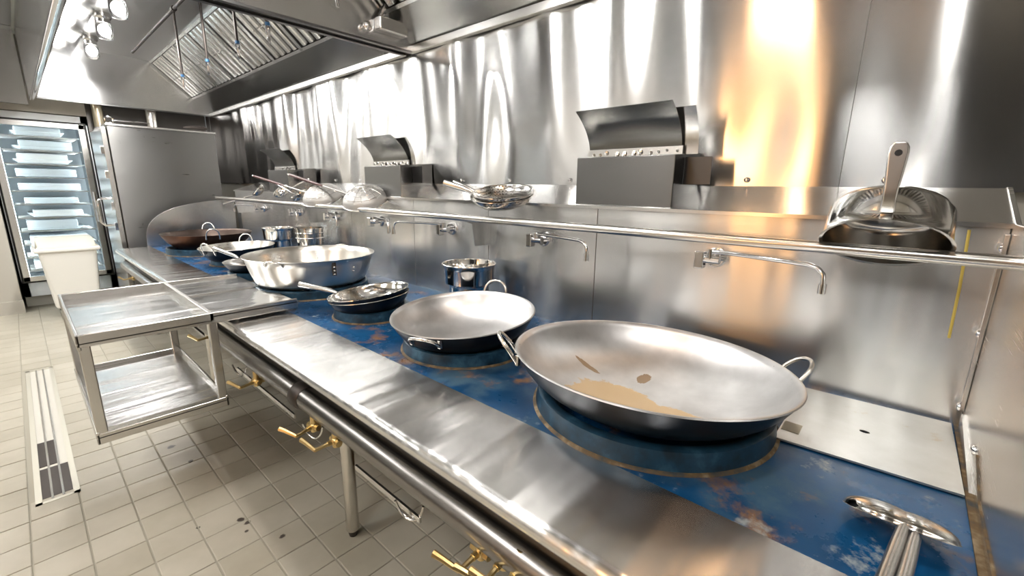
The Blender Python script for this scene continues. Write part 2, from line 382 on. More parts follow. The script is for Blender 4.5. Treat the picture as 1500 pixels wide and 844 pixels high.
# ------------------------------------------------------------------ exhaust hoods
A = math.radians
FB, FT = (1.70, 2.45), (1.31, 2.81)      # filter bank: lower and upper edge (y, z)
def hood(x0, x1, name, label, lamps, nozzles, warm=(), power=1.0):
    h = thing(name, label, 'exhaust hood')
    MB().strip([(.26, 2.90), (.26, HZ - .03), (.30, HZ - .03)], x0, x1, .004).obj('front_panel', 'hood', h)
    MB().tube([(x0, .285, HZ - .02), (x1, .285, HZ - .02)], .026, 12).obj('front_lip', 'chrome', h)
    MB().strip([(.30, HZ - .02), (.69, 2.81)], x0, x1, .004).obj('inner_front_panel', 'hood', h)
    MB().b2((x0, .66, 2.81), (x1, 1.35, 2.815)).obj('roof_panel', 'hoodflat', h)
    MB().strip([(FB[0], FB[1]), (WY - .02, HZ + .03)], x0, x1, -.004).obj('rear_panel', mat('hood_rear_steel', (.32, .32, .31), 1, .24, .5, (0, 0, 1)), h)
    MB().b2((x0, WY - .045, HZ - .012), (x1, WY - .012, HZ + .03)).obj('rear_trim', 'steel', h, bevel=.003)
    MB().strip([(FT[0] + .01, FT[1] + .06), (FB[0] + .07, FB[1] + .02)], x0, x1, -.004).obj('plenum_panel', 'black', h)
    for x in (x0, x1 - .02):
        e = MB().prism([(.27, HZ), (WY - .01, HZ), (WY - .01, 2.9), (.27, 2.9)], x, x + .02).obj('end_panel', 'hood', h, bevel=.003)
        MB().b2((x - .004, .27, HZ - .012), (x + .024, WY - .03, HZ)).obj('hem', mat('dark_hem', (.2, .2, .2), 1, .3), e)
    # baffle filters, each with its slats
    d = Vector((0, FB[0] - FT[0], FB[1] - FT[1])); ln = d.length; nrm = Vector((0, -1, -1)).normalized()
    ang = math.atan2(d.z, d.y); rot = Matrix.Rotation(ang, 3, 'X')
    n = max(1, int((x1 - x0 - .08) / .5)); fw = (x1 - x0 - .06) / n
    sl = None
    for k in range(n):
        cx = x0 + .03 + fw * (k + .5); c = Vector((cx, (FB[0] + FT[0]) / 2, (FB[1] + FT[1]) / 2))
        f = MB()
        for s in (-1, 1):
            f.box((s * (fw / 2 - .012), 0, 0), (.02, ln, .04)); f.box((0, s * (ln / 2 - .012), 0), (fw, .022, .04))
        fo = f.obj('filter', 'filter', h); fo.location = c; fo.rotation_euler = (ang, 0, 0)
        ns = 4
        for q in range(ns):
            if sl is None:
                sl = MB().prism([(-.034, .008), (-.03, -.018), (0, -.024), (.03, -.018), (.034, .008), (.03, .008), (.026, -.012), (-.026, -.012), (-.03, .008)], -ln / 2 + .03, ln / 2 - .03, 'y').obj('slat', 'filter', fo); so = sl
            else: so = sl.copy(); COL.objects.link(so); so.parent = fo
            so.location = (-fw / 2 + .03 + (fw - .06) * (q + .5) / ns, 0, 0)
        for s in (-1, 1): MB().tube([(s * .08 - .03, .0, -.022), (s * .08 - .03, 0, -.045), (s * .08 + .03, 0, -.045), (s * .08 + .03, 0, -.022)], .004, 6).obj('pull_handle', 'steel', fo)
    # lamps: socket, glass jar, bulb
    for x in lamps:
        wm = x in warm
        lp = MB().lathe([(0, 2.81), (.062, 2.81), (.062, 2.775), (.05, 2.76), (.05, 2.73), (0, 2.73)], 24, (x, .735, 0)).obj('lamp', 'steel', h)
        MB().lathe([(.05, 2.735), (.056, 2.70), (.056, 2.64), (.045, 2.61), (0, 2.597)], 24, (x, .735, 0)).obj('lamp_glass', 'lampglass', lp, smooth=60)
        MB().sphere((x, .735, 2.675), .036, 10, sq=1.3).obj('bulb', 'bulb_warm' if wm else 'bulb', lp, smooth=60)
        ld = bpy.data.lights.new('lamp_light', 'SPOT'); ld.spot_size = A(172); ld.spot_blend = .35; ld.energy = HOOD_LAMP * power * (1.0 if not wm else .45); ld.color = (1, .6, .32) if wm else (1, .965, .92); ld.shadow_soft_size = .07
        lo = bpy.data.objects.new('lamp_light', ld); COL.objects.link(lo); lo.location = (x, .735, 2.56); lo.parent = lp
    # fire suppression pipe with drops and nozzles
    py, pz = 1.05, 2.73
    pp = MB().tube([(x0 + .7, py, pz), (x1 - .03, py, pz)], .013, 10).obj('suppression_pipe', 'iron', h)
    for x in nozzles:
        dp = MB().tube([(x, py, pz), (x, py, 2.24)], .0085, 8).obj('drop_pipe', 'iron', h)
        MB().tube([(x, py, 2.25), (x, py, 2.225), (x, py, 2.205), (x, py, 2.16)], [.011, .013, .008, .007], 10).obj('nozzle', 'chrome', dp)
        MB().tube([(x, py, 2.262), (x, py, 2.245)], .0125, 10).obj('nozzle_ring', 'blue_cap', dp)
        MB().tube([(x - .03, py, pz), (x + .03, py, pz)], .02, 10).obj('tee_fitting', 'iron', dp)
    return h
hood(-6.95, HX - .03, 'exhaust_hood', 'stainless exhaust hood with jar lamps and slatted filters beyond the hood joint', (-6.25, -5.35, -4.62, -3.6), (-4.5, -3.82, -3.2, -2.72))
h2 = hood(HX + .03, 2.05, 'exhaust_hood', 'stainless exhaust hood above the two large woks, junction box on its end panel', (-2.1, -1.42, -.66, -.07), (-1.96, -.3, .6), warm=(-.66,), power=.42)
# junction box and conduit nipple on the end panel of the near hood
jb = MB().b2((HX + .05, 1.60, 2.32), (HX + .12, 1.80, 2.40)).obj('junction_box', 'steel', h2, bevel=.012)
MB().tube([(HX + .085, 1.62, 2.40), (HX + .085, 1.66, 2.47)], .014, 10).obj('conduit', 'steel', jb)
MB().sphere((HX + .075, 1.54, 2.33), .028, 8).obj('conduit_plug', 'steel', h2)

# ------------------------------------------------------------------ wok range
rg = thing('wok_range', 'long stainless wok range with blue deck, water taps and curved flue hoods', 'range')
# deck
MB().b2((XL, .80, DZ - .05), (XR, RY + .01, DZ)).obj('deck', 'blue', rg)
# front shelf with rolled nosing
ns = (.578, .778); nose = [(.825, DZ + .0005), (.578, DZ + .0005)] + arc(ns, .0222, PI / 2, PI * 1.5, 10)[1:] + [(.60, .756)]
MB().strip([(p[0], p[1]) for p in nose], XL, XR, .0025).obj('front_shelf', 'shelf', rg, smooth=50)
# front body and underside
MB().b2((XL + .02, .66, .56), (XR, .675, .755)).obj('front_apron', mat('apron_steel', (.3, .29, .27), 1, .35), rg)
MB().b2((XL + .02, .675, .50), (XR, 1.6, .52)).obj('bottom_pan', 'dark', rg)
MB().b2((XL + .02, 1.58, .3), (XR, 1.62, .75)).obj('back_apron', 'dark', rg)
# round pipe rail under the shelf, in sections
for (a, b) in ((XL + .02, -1.62), (-1.585, XR)):
    pr_ = MB().tube([(a, .615, .64), (b, .615, .64)], .043, 24).obj('manifold_pipe', mat('pipe_steel', (.26, .25, .24), 1, .25), rg)
MB().tube([(-1.64, .615, .64), (-1.63, .615, .64), (-1.575, .615, .64), (-1.565, .615, .64)], [.044, .05, .05, .044], 24).obj('pipe_collar', 'iron', rg)
MB().strip([(.655, .60), (.655, .56), (.63, .555)], XL + .02, XR, .003).obj('gutter', mat('gutter_steel', (.45, .42, .36), 1, .35), rg)
# light steel drip tray edges under the body
for (a, b) in ((-1.26, -.9), (-2.45, -1.75)):
    MB().b2((a, .625, .482), (b, .632, .5)).obj('drip_tray_edge', 'steel', rg); 
# legs
for x in (-5.2, -3.35, -1.516, .02):
    for y in (.724, 1.5):
        lg = MB().tube([(x, y, .03), (x, y, .51)], .026, 20).obj('leg', 'tube', rg)
        MB().tube([(x, y, 0), (x, y, .012), (x, y, .03)], [.016, .019, .021], 16).obj('foot', 'iron', lg)
        MB().tube([(x, y, .46), (x, y, .505)], .031, 20).obj('leg_socket', 'iron', lg)
# riser (splash panel) in sections, sloped top, lip
bx = [XL - .02, -4.35, -3.05, -2.28, -1.63, -.98, XR]
for a, b in zip(bx[:-1], bx[1:]):
    MB().b2((a + .0015, RY, DZ - .02), (b - .0015, RY + .012, 1.342)).obj('riser_panel', 'riser', rg, bevel=.001)
for x in bx[1:-1]: MB().b2((x - .0015, RY + .002, DZ), (x + .0015, RY + .01, 1.34)).obj('seam', 'iron', rg)
MB().strip([(RY - .012, 1.338), (RY - .012, 1.35), (RY, 1.354), (WY - .012, 1.436)], XL - .02, XR, -.004).obj('sloped_top', 'slope', rg, smooth=20)
# yellow sealant line on the riser
pts = [ay(1420, 337, RY - .002), ay(1406, 420, RY - .002), ay(1390, 495, RY - .002)]
MB().tube(pts, .0035, 6).obj('sealant_line', 'yellow', rg)
# end panel on the right with angle trim and bolts
ep = MB().prism([(.56, DZ - .25), (WY - .01, DZ - .25), (WY - .01, 1.44), (RY - .03, 1.35), (1.2, 1.35), (.56, 1.1)], XR, XR + .012).obj('end_panel', 'sidepanel', rg, bevel=.002)
MB().b2((XR - .012, RY - .022, DZ + .05), (XR, RY, 1.325)).obj('corner_angle', 'steel', rg, bevel=.003)
bo = MB().lathe([(0, .008), (.006, .007), (.011, .003), (.012, 0)], 12)
b0 = bo.obj('bolt_head', 'chrome', rg)
for k, (y, z) in enumerate(((RY - .03, 1.29), (RY - .03, 1.07), (RY - .03, .865), (1.35, .86))):
    b = b0 if k == 0 else b0.copy()
    if k: COL.objects.link(b)
    b.parent = rg; b.location = (XR - .012 if k < 3 else XR, y, z); b.rotation_euler = (0, -PI / 2, 0)
MB().prism([(RY - .04, DZ + .05), (RY - .04, DZ), (1.22, DZ)], XR - .006, XR).obj('corner_gusset', 'steel', rg)
MB().tube([(XR - .001, 1.30, DZ + .07), (XR - .001, 1.16, DZ + .03), (XR - .001, .8, DZ + .03)], .0025, 6).obj('weld_seam', 'rustweld', rg)
# rusty sealing strip where deck meets the end panel
MB().b2((XR - .012, .83, DZ), (XR, RY, DZ + .004)).obj('rusty_edge', 'rustweld', rg)
# curved splash guard at the far end
q = [(.80, DZ), (1.60, DZ), (1.60, 1.25)] + [(1.60 - .80 * math.sin(t) * .999, DZ + .45 * (math.cos(t) ** .62 if math.cos(t) > 0 else 0)) for t in np.linspace(.08, PI / 2, 14)]
MB().prism(q[:-1], XL - .005, XL + .004).obj('splash_guard', 'slope', rg, bevel=.001)
# pot rail with brackets
MB().tube([(XL, 1.45, 1.272), (XR, 1.45, 1.272)], .0165, 16).obj('pot_rail', 'tube', rg)
for x in (-5.3, -3.6, -1.66):
    MB().prism([(1.44, 1.262), (RY, 1.262), (RY, 1.12), (RY - .07, 1.12), (RY - .09, 1.235)], x, x + .004).obj('rail_bracket', 'riser', rg)
    MB().b2((x, RY - .003, 1.12), (x + .05, RY, 1.262)).obj('bracket_flange', 'riser', rg)
# burner rings
BR = [(-.49, 1.155, .331, .056), (-1.25, 1.122, .248, .05), (-1.905, 1.1, .185, .05), (-2.645, 1.14, .32, .05), (-3.27, 1.04, .185, .05), (-3.95, 1.13, .2, .055), (-4.8, 1.14, .33, .055)]
for x, y, r, hh in BR:
    b = MB().lathe([(r, 0), (r - .004, hh * .5), (r - .006, hh - .004), (r - .012, hh), (r - .03, hh), (r - .036, hh - .006), (r - .05, 0)], 72).obj('burner_ring', 'ring', rg, smooth=50, loc=(x, y, DZ))
    MB().lathe([(r + .007, .0006), (r + .005, .004), (r - .001, .007)], 72).obj('weld_bead', 'rustweld', b, smooth=60)
# taps
def tap(x, side, z=1.187):
    f = MB().lathe([(0, .014), (.03, .014), (.035, .005), (.035, 0)], 24, mtx=Matrix.Rotation(PI / 2, 3, 'X')).tube([(0, 0, 0), (0, -.05, 0)], .014, 14)
    t = f.obj('tap', 'chrome', rg, loc=(x, RY, z))
    hx_ = -side * .02
    MB().box((-.034, -.06, -.004), (.032, .034, .06)).obj('tap_handle', 'chrome', t, bevel=.004)
    MB().tube([(-.03, -.055, 0), (.03, -.055, 0)], .015, 14).obj('valve_body', 'chrome', t)
    MB().tube([(.0, -.06, .0), (.0, -.06, .035)], .01, 12).obj('swivel', 'chrome', t)
    sx = side
    pts = [(0, -.06, .028)] + [(sx * d, -.06 - d * .30, .03) for d in (.1, .2, .295)] + [(sx * .32, -.158, .024), (sx * .335, -.162, .008), (sx * .338, -.163, -.012), (sx * .338, -.163, -.022)]
    sp = MB().tube(pts, .007, 12).obj('spout', 'chrome', t)
    MB().tube([(sx * .338, -.163, -.018), (sx * .338, -.163, -.045)], .0105, 12).obj('aerator', 'chrome', sp)
for x, s in ((-.49, 1), (-1.26, 1), (-1.92, -1), (-2.647, 1), (-3.288, 1), (-3.94, 1), (-4.76, -1)): tap(x, s)
# flues with curved hoods
def flue(x0, x1):
    zb, zt = 1.345, 1.546
    b = MB().prism([(RY, zb), (RY, zt), (WY - .02, zt + .02), (WY - .02, 1.432)], x0, x1).obj('flue_box', mat('flue_steel', (.2, .2, .195), 1, .26, .7, (0, 0, 1)), rg, bevel=.003)
    prof = [(RY + .055 + .0 + .08 * (t ** 2) * -1.0 + .0, zt + .005 + .215 * t) for t in np.linspace(0, 1, 10)]
    hd = MB().strip([(1.70 - .125 * t ** 2.0, 1.55 + .185 * t - .012 * t ** 3) for t in np.linspace(0, 1, 12)], x0 + .02, x1 - .005, .0025).obj('flue_hood', mat('flue_hood_steel', (.2, .2, .19), 1, .26, .6, (0, 0, 1)), b, smooth=60)
    MB().strip([(1.712 - .11 * t ** 2.2 * .6, 1.55 + .16 * t) for t in np.linspace(0, 1, 8)], x0 + .03, x1 + .05, .0025).obj('flue_hood_back', 'slope', b, smooth=60)
    fl = MB(); fl.b2((x0 + .015, 1.69, 1.545), (x1, 1.70, 1.58)); fl.obj('weld_flange', 'slope', b)
    for k in range(11): MB().sphere((x0 + .04 + (x1 - x0 - .06) * k / 10 + random.uniform(-.008, .008), 1.69, 1.563 + random.uniform(-.006, .006)), random.uniform(.006, .012), 4).obj('weld_spot', 'polish', b)
    MB().b2((x1 + .002, 1.72, 1.44), (x1 + .10, 1.725, 1.54)).obj('side_tab', mat('tab_steel', (.1, .1, .1), 1, .35), b)
for a, b in ((-1.095, -.67), (-2.83, -2.405), (-4.56, -4.11)): flue(a, b)
# brass gas valves under the pipe
def valve(x, y=.60, z=.535, yaw=0):
    v = MB().tube([(0, .05, .0), (0, -.012, 0)], .013, 12).tube([(0, 0, .05), (0, 0, -.02)], .011, 12).sphere((0, 0, 0), .017, 8).tube([(-.028, .0, 0), (.028, 0, 0)], .0115, 8).tube([(0, -.01, 0), (0, -.028, 0)], .009, 8)
    o = v.obj('gas_valve', 'brass', rg, loc=(x, y, z)); o.rotation_euler = (0, 0, yaw)
    MB().tube([(0, -.022, 0), (0, -.055, -.004), (-.0, -.07, -.004)], [.007, .006, .007], 8).tube([(0, -.068, -.006), (-.045, -.082, .008), (-.066, -.088, .012)], [.0065, .0075, .009], 8).obj('lever', 'brass', o)
for (u, v_) in ((705, 812), (738, 826), (460, 628), (492, 650), (376, 562), (312, 495), (196, 409), (764, 838)):
    p = ay(u, v_, .60); valve(p.x, .60, p.z + .01, random.uniform(-.2, .2))
# small gas tubes
for x in (-1.6, -2.42, -.98):
    pts = [(x + .04 - .04 * math.cos(a), .60 + .04 * a / PI, .53 - .055 * math.sin(a)) for a in np.linspace(0, PI, 15)]
    MB().tube(pts, .004, 8).obj('gas_tube', 'steel', rg)
# cross bar shelf below
MB().b2((XL + .1, .78, .30), (-3.5, 1.5, .315)).obj('under_shelf', 'steel', rg)

# ------------------------------------------------------------------ hanging two-tier shelf in front of the range
cx0, cx1, cy0, cy1 = -3.14, -2.225, .066, .87
ct = thing('landing_shelf', 'two-tier stainless landing shelf hooked over the front of the wok range', 'shelf')
ymid = .50
tp = MB().b2((cx0, cy0, .825), (cx1, ymid, .829)).obj('top_tray', 'tray', ct)
rm = MB()
for a, b in (((cx0, cy0, .80), (cx0 + .012, cy1, .862)), ((cx1 - .012, cy0, .812), (cx1, cy1, .862)), ((cx0, cy0, .80), (cx1, cy0 + .012, .862)), ((cx0, ymid - .01, .825), (cx1, ymid + .01, .862))): rm.b2(a, b)
rm.obj('tray_rim', 'steel', tp, bevel=.004)
MB().b2((cx0, ymid, .842), (cx1, cy1, .847)).obj('landing_plate', 'tray', ct)
MB().b2((-2.72, ymid, .847), (-2.70, cy1, .852)).obj('plate_rib', 'steel', ct)
for x in (cx0 + .1, cx1 - .1): MB().b2((x - .02, .62, DZ + .003), (x + .02, .84, .842)).obj('support_foot', 'steel', ct)
lt = MB().b2((cx0, cy0, .437), (cx1, ymid + .02, .441)).obj('bottom_tray', 'tray', ct)
rm = MB()
for a, b in (((cx0, cy0, .41), (cx0 + .012, ymid + .02, .462)), ((cx1 - .012, cy0, .41), (cx1, ymid + .02, .455)), ((cx0, cy0, .41), (cx1, cy0 + .012, .462)), ((cx0, ymid + .008, .41), (cx1, ymid + .02, .462))): rm.b2(a, b)
rm.obj('tray_rim', 'steel', lt, bevel=.004)
for x in (cx0 + .02, cx1 - .02):
    for y in (cy0 + .02, ymid): MB().b2((x - .017, y - .017, .415), (x + .017, y + .017, .83)).obj('leg', 'steel', ct, bevel=.004)

# ------------------------------------------------------------------ woks and pans
def wok_prof(R, d, th=.003, flare=0):
    t = [0, .02, .06, .13, .22, .33, .46, .6, .75, .88, 1]
    r = [0, .19, .36, .52, .645, .745, .825, .89, .94, .972, 1]
    outer = [(R * a, d * b) for a, b in zip(r, t)]
    inner = [(max(0, R * a - th * (.3 + a)), d * b + th) for a, b in zip(r, t)]
    return outer, inner
def loop(mtx_c, R, ang, w, hgt, out, rad, base=-.02):
    """arched loop handle on the rim at angle ang: list of points"""
    e = Vector((math.cos(ang), math.sin(ang), 0)); t = Vector((-e.y, e.x, 0)); pts = []
    for k in range(13):
        a = PI * k / 12; pts.append(e * (R - .004 + out * math.sin(a) ** .7) + t * (-math.cos(a) * w) + Vector((0, 0, base + (hgt - base) * math.sin(a) ** .6)))
    return pts
def wok(name, label, loc, R, d, tilt=(0, 0, 0), inm='wok_in', outm='wok_out', handles=(), group=None, wireR=.0055, hh=.05, ho=.035, hw=.05, low=None):
    t = thing(name, label, 'wok', loc, tilt, group)
    o, i = wok_prof(R, d)
    MB().lathe(o, 96).obj('outer_shell', outm, t, smooth=60)
    MB().lathe(i + [(R + .001, d + .0035), (R + .0025, d)], 96).obj('bowl', inm, t, smooth=60)
    for a in handles:
        hd = MB().tube(loop(None, R, a, hw, d + (.008 if a == low else hh), ho + (.012 if a == low else 0), wireR, d - .028), wireR, 10).obj('handle', 'tube', t, smooth=60)
        e = Vector((math.cos(a), math.sin(a), 0)); tt = Vector((-e.y, e.x, 0))
        for s in (-1, 1): MB().box(e * (R - .006) + tt * s * hw + Vector((0, 0, d - .02)), (.012, .012, .03)).obj('rivet_tab', 'tube', hd, bevel=.002)
    return t
A = math.radians
wok('large_wok', 'largest open wok with dried brown residue inside, on the widest blue burner ring', (-.496, 1.13, DZ + .004), .38, .15, (A(-4), A(1), 0), 'wok_res', 'wok_out', (A(36), A(222)), hh=.038, ho=.055)
wok('wok', 'clean brushed grey wok between the stacked small pans and the largest wok', (-1.248, 1.12, DZ + .006), .28, .135, (A(4), 0, 0), 'wok_in', 'wok_out', (A(108), A(290)), hh=.05, ho=.025, hw=.055, low=A(290))
wok('rusty_wok', 'dark browned wok beside the curved splash guard at the range end', (-4.84, 1.15, DZ + .004), .355, .17, (0, 0, 0), 'wok_rust', 'wok_rust_out', (A(165), A(352)), hh=.06)
wok('wok', 'polished steel wok with two loop handles beside the rusty wok', (-3.93, 1.125, DZ + .004), .262, .135, (A(2), 0, 0), 'satin_pan', 'wok_out', (A(150), A(300)), hh=.06)
def hpan(name, label, loc, R, d, tilt, ang, hl, rise, inm='polish', outm='wok_out', hr=.013):
    t = thing(name, label, 'pan', loc, tilt)
    o, i = wok_prof(R, d, .002)
    MB().lathe(o, 72).obj('outer_shell', outm, t, smooth=60)
    MB().lathe(i + [(R + .001, d + .003), (R + .002, d)], 72).obj('bowl', inm, t, smooth=60)
    e = Vector((math.cos(ang), math.sin(ang), 0))
    p = [e * (R - .006) + Vector((0, 0, d * .9)), e * (R + .02) + Vector((0, 0, d * .97 + rise * .1)), e * (R + .05) + Vector((0, 0, d + rise * .22)), e * (R + hl) + Vector((0, 0, d + rise))]
    hd = MB().tube(p, [.006, .009, hr * .85, hr], 14).obj('handle', 'steel', t, smooth=60)
    MB().tube([p[-1] - (p[-1] - p[-2]).normalized() * .003, p[-1] + (p[-1] - p[-2]).normalized() * .0015], hr * .7, 12).obj('handle_bore', 'black', hd)
    return t
hpan('handled_pan', 'lower of two stacked small pans, dark bowl just showing under the polished one', (-1.9, 1.09, DZ + .022), .19, .085, (A(3), A(-4), 0), A(196), .0, .0) if False else None
lp_ = thing('nested_pan', 'dark pan bowl nested under the polished handled pan on the small burner', 'pan', (-1.885, 1.085, DZ + .012), (A(4), A(-5), 0))
o_, i_ = wok_prof(.188, .09, .002)
MB().lathe(o_, 72).obj('outer_shell', 'wok_out', lp_, smooth=60); MB().lathe(i_ + [(.189, .093), (.19, .09)], 72).obj('bowl', 'steel', lp_, smooth=60)
hpan('handled_pan', 'small polished wok pan with hollow tube handle beside the deep round pan', (-1.88, 1.08, DZ + .037), .19, .085, (A(5), A(-6), 0), A(201), .235, .05, hr=.016)
hpan('handled_pan', 'dark handled pan half hidden behind the deep round pan, tube handle over the blue deck', (-3.27, 1.03, DZ + .02), .19, .09, (0, 0, 0), A(193), .30, .045, 'steel', hr=.015)
# deep round pan (rondeau)
rp = thing('deep_round_pan', 'deep wide stainless pan with riveted sides, the biggest straight-sided pan', 'pan', (-2.655, 1.143, DZ + .052))
prof = [(0, 0), (.27, 0), (.296, .006), (.31, .022), (.33, .075), (.346, .13), (.352, .155)]
MB().lathe(prof + [(.364, .162), (.366, .166), (.362, .168), (.35, .163)] + [(.343, .13), (.326, .075), (.305, .024), (.29, .01), (0, .005)], 96).obj('body', 'satin_pan', rp, smooth=60)
for a in (A(125), A(-55)):
    hd = MB().tube(loop(None, .35, a, .05, .17, .03, .005, .14), .005, 10).obj('handle', 'tube', rp, smooth=60)
st = MB().box((.349, 0, .118), (.006, .022, .075)).obj('strap', 'iron', rp, bevel=.002); st.rotation_euler = (0, 0, A(-5)); st.location = (0, 0, 0)
rv0 = MB().sphere((0, 0, 0), .0065, 6).obj('rivet', 'chrome', rp); first = True
for a in (-5, 16, 150, 190):
    for z in (.088, .108, .128):
        if a != -5 and z > .12: continue
        r_ = rv0 if first else rv0.copy()
        if not first: COL.objects.link(r_)
        first = False; r_.parent = rp; rr_ = .335 + (z - .088) * .29 + (.016 - (z - .088) * .29 if a == -5 else 0) - (.008 if a > 90 else 0)
        r_.location = (rr_ * math.cos(A(a)), rr_ * math.sin(A(a)), z)
# bain-marie pots at the back of the deck
def pot(name, label, loc, R, h, lug=False):
    t = thing(name, label, 'pot', loc)
    p = [(0, 0), (R * .70, 0), (R * .74, .006), (R * .76, h * .55), (R * .80, h * .585), (R * .93, h * .63), (R * .95, h * .9), (R, h * .985), (R + .004, h)]
    MB().lathe(p + [(R - .004, h), (R * .92, h * .9), (R * .9, h * .64), (R * .73, h * .56), (R * .71, .01), (0, .006)], 64).obj('body', 'polish', t, smooth=40)
    MB().tube([(R * math.cos(a), R * math.sin(a), h) for a in np.linspace(0, 2 * PI, 49)], .004, 8, cap=False).obj('rolled_rim', 'polish', t, smooth=60)
    return t
pot('bain_marie_pot', 'shiny shouldered steel pot standing behind the clean grey wok', (-1.59, 1.455, DZ), .13, .25)
pot('bain_marie_pot', 'shiny steel pot standing behind the two-handled polished wok', (-4.08, 1.492, DZ), .125, .25)
p2 = thing('bucket_stack', 'narrow steel bucket with a wire ring round its waist next to the shouldered pot', 'bucket', (-3.4, 1.47, DZ))
MB().lathe([(0, 0), (.085, 0), (.09, .01), (.094, .2), (.097, .29), (.102, .293), (.102, .3), (.092, .3), (.089, .2), (.083, .012), (0, .008)], 48).obj('body', 'polish', p2, smooth=40)
for z in (.225, .262): MB().tube([(.1 * math.cos(a), .1 * math.sin(a), z) for a in np.linspace(0, 2 * PI, 41)], .004, 8, cap=False).obj('wire_ring', 'chrome', p2, smooth=60)

# cover plate on the deck with hole, and a paper label
pl = MB(); zz = DZ + .004
cpx = [(-.165, 1.595), (.172, 1.612), (.176, 1.222), (-.17, 1.20)]
hole = [(0 + .011 * math.cos(a), 1.395 + .008 * math.sin(a)) for a in np.linspace(0, 2 * PI, 17)[:-1]]
bm = bmesh.new(); 
V = []; ring = [(x, y) for x, y in cpx]
outer = []
for i in range(4):
    a, b = Vector(cpx[i]), Vector(cpx[(i + 1) % 4])
    for k in range(4): outer.append(tuple(a.lerp(b, k / 4)))
ang0 = lambda p: math.atan2(p[1] - 1.395, p[0])
outer.sort(key=ang0); hole.sort(key=ang0)
n = 16; vs_ = [(x, y, zz + .005) for x, y in outer] + [(x, y, zz + .0035) for x, y in hole] + [(x, y, zz) for x, y in outer] + [(x, y, zz) for x, y in hole]
fs_ = []
for i in range(n):
    j = (i + 1) % n; fs_ += [(i, j, n + j, n + i), (2 * n + i, 3 * n + i, 3 * n + j, 2 * n + j), (i, 2 * n + i, 2 * n + j, j), (n + i, n + j, 3 * n + j, 3 * n + i)]
cp = thing('cover_plate', 'flat grey steel cover plate with small hole and rust stain on the blue deck', 'plate')
MB().add(vs_, fs_).obj('plate', 'plate', cp, smooth=0)
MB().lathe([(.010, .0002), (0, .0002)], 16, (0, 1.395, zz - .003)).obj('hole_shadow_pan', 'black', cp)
tag(MB().b2((-.165, 1.255, zz + .0052), (-.125, 1.31, zz + .0062)).obj('paper_label', 'paper'), 'small tan paper scrap stuck on the grey cover plate near the largest wok', 'label')

# ------------------------------------------------------------------ utensils on the rail
def frame_mtx(x, y):
    x = Vector(x).normalized(); y = Vector(y); y = (y - x * y.dot(x)).normalized(); z = x.cross(y)
    return Matrix((x, y, z)).transposed()
def placed(name, label, cat, loc, mtx, group=None):
    t = thing(name, label, cat, loc, group=group); t.rotation_euler = mtx.to_euler(); return t
# saucepan hung upside-down over the rail
n_ = Vector((0, -.5, -.866)); mt = frame_mtx((1, 0, 0), Vector((0, .866, -.5)))   # local z = opening direction? checked below
if (mt @ Vector((0, 0, 1))).dot(n_) < 0: mt = frame_mtx((1, 0, 0), Vector((0, -.866, .5)))
c0 = ay(1292, 358, 1.44)
sp_ = placed('saucepan', 'shiny saucepan tipped over the pot rail, handle pointing up, by the right end panel', 'saucepan', c0, mt)
zl = mt @ Vector((0, 0, 1)); sgn = 1 if zl.dot(n_) > 0 else -1
R_, D_ = .128, .105
pr_o = [(R_ + .005, 0), (R_, -.004), (R_ - .002, -.03), (R_ - .004, -D_ + .02), (R_ - .014, -D_ + .004), (R_ - .03, -D_), (0, -D_)]
pr_i = [(0, -D_ + .003), (R_ - .03, -D_ + .003), (R_ - .016, -D_ + .008), (R_ - .007, -D_ + .024), (R_ - .005, -.03), (R_ - .003, -.002)]
MB().lathe([(r, z * sgn) for r, z in pr_o], 72).obj('body', 'polish', sp_, smooth=50)
MB().lathe([(r, z * sgn) for r, z in pr_i] + [(R_ + .005, 0)], 72).obj('inside', mat('shaded_pan_inside', (.42, .41, .39), 1, .2), sp_, smooth=50)  # same steel as the body, base darkened to stand for dark reflections
# handle on the near (upper) rim, rising
near = Vector((0, 1, 0)) if (mt @ Vector((0, 1, 0))).y < 0 else Vector((0, -1, 0))
up_l = mt.transposed() @ Vector((0, .02, 1)); dn = mt.transposed() @ Vector((0, -1, 0))
rt = near * (R_ + .002) + Vector((0, 0, -.02 * sgn)); hp = [rt] + [rt + near * .012 + up_l * q for q in (.02, .05, .09, .125, .138, .146, .15)]
hw = [.015, .013, .0135, .0165, .0185, .017, .0125, .006]; g = MB(); V = []; F = []
fx = Vector((1, 0, 0))
for p, wd in zip(hp, hw):
    for s, q in ((-1, -1), (1, -1), (1, 1), (-1, 1)): V.append(p + fx * s * wd + dn * q * .005)
for i in range(len(hp) - 1):
    for k in range(4): F.append((i * 4 + k, i * 4 + (k + 1) % 4, i * 4 + 4 + (k + 1) % 4, i * 4 + 4 + k))
F += [(3, 2, 1, 0), tuple(len(V) - 4 + k for k in range(4))]
hdl = g.add(V, F).obj('handle', 'steel', sp_, smooth=40, bevel=.004)
MB().lathe([(0, .0), (.007, .0)], 12, hp[4] + dn * .0062, align(dn)).obj('hanging_hole', 'black', hdl)
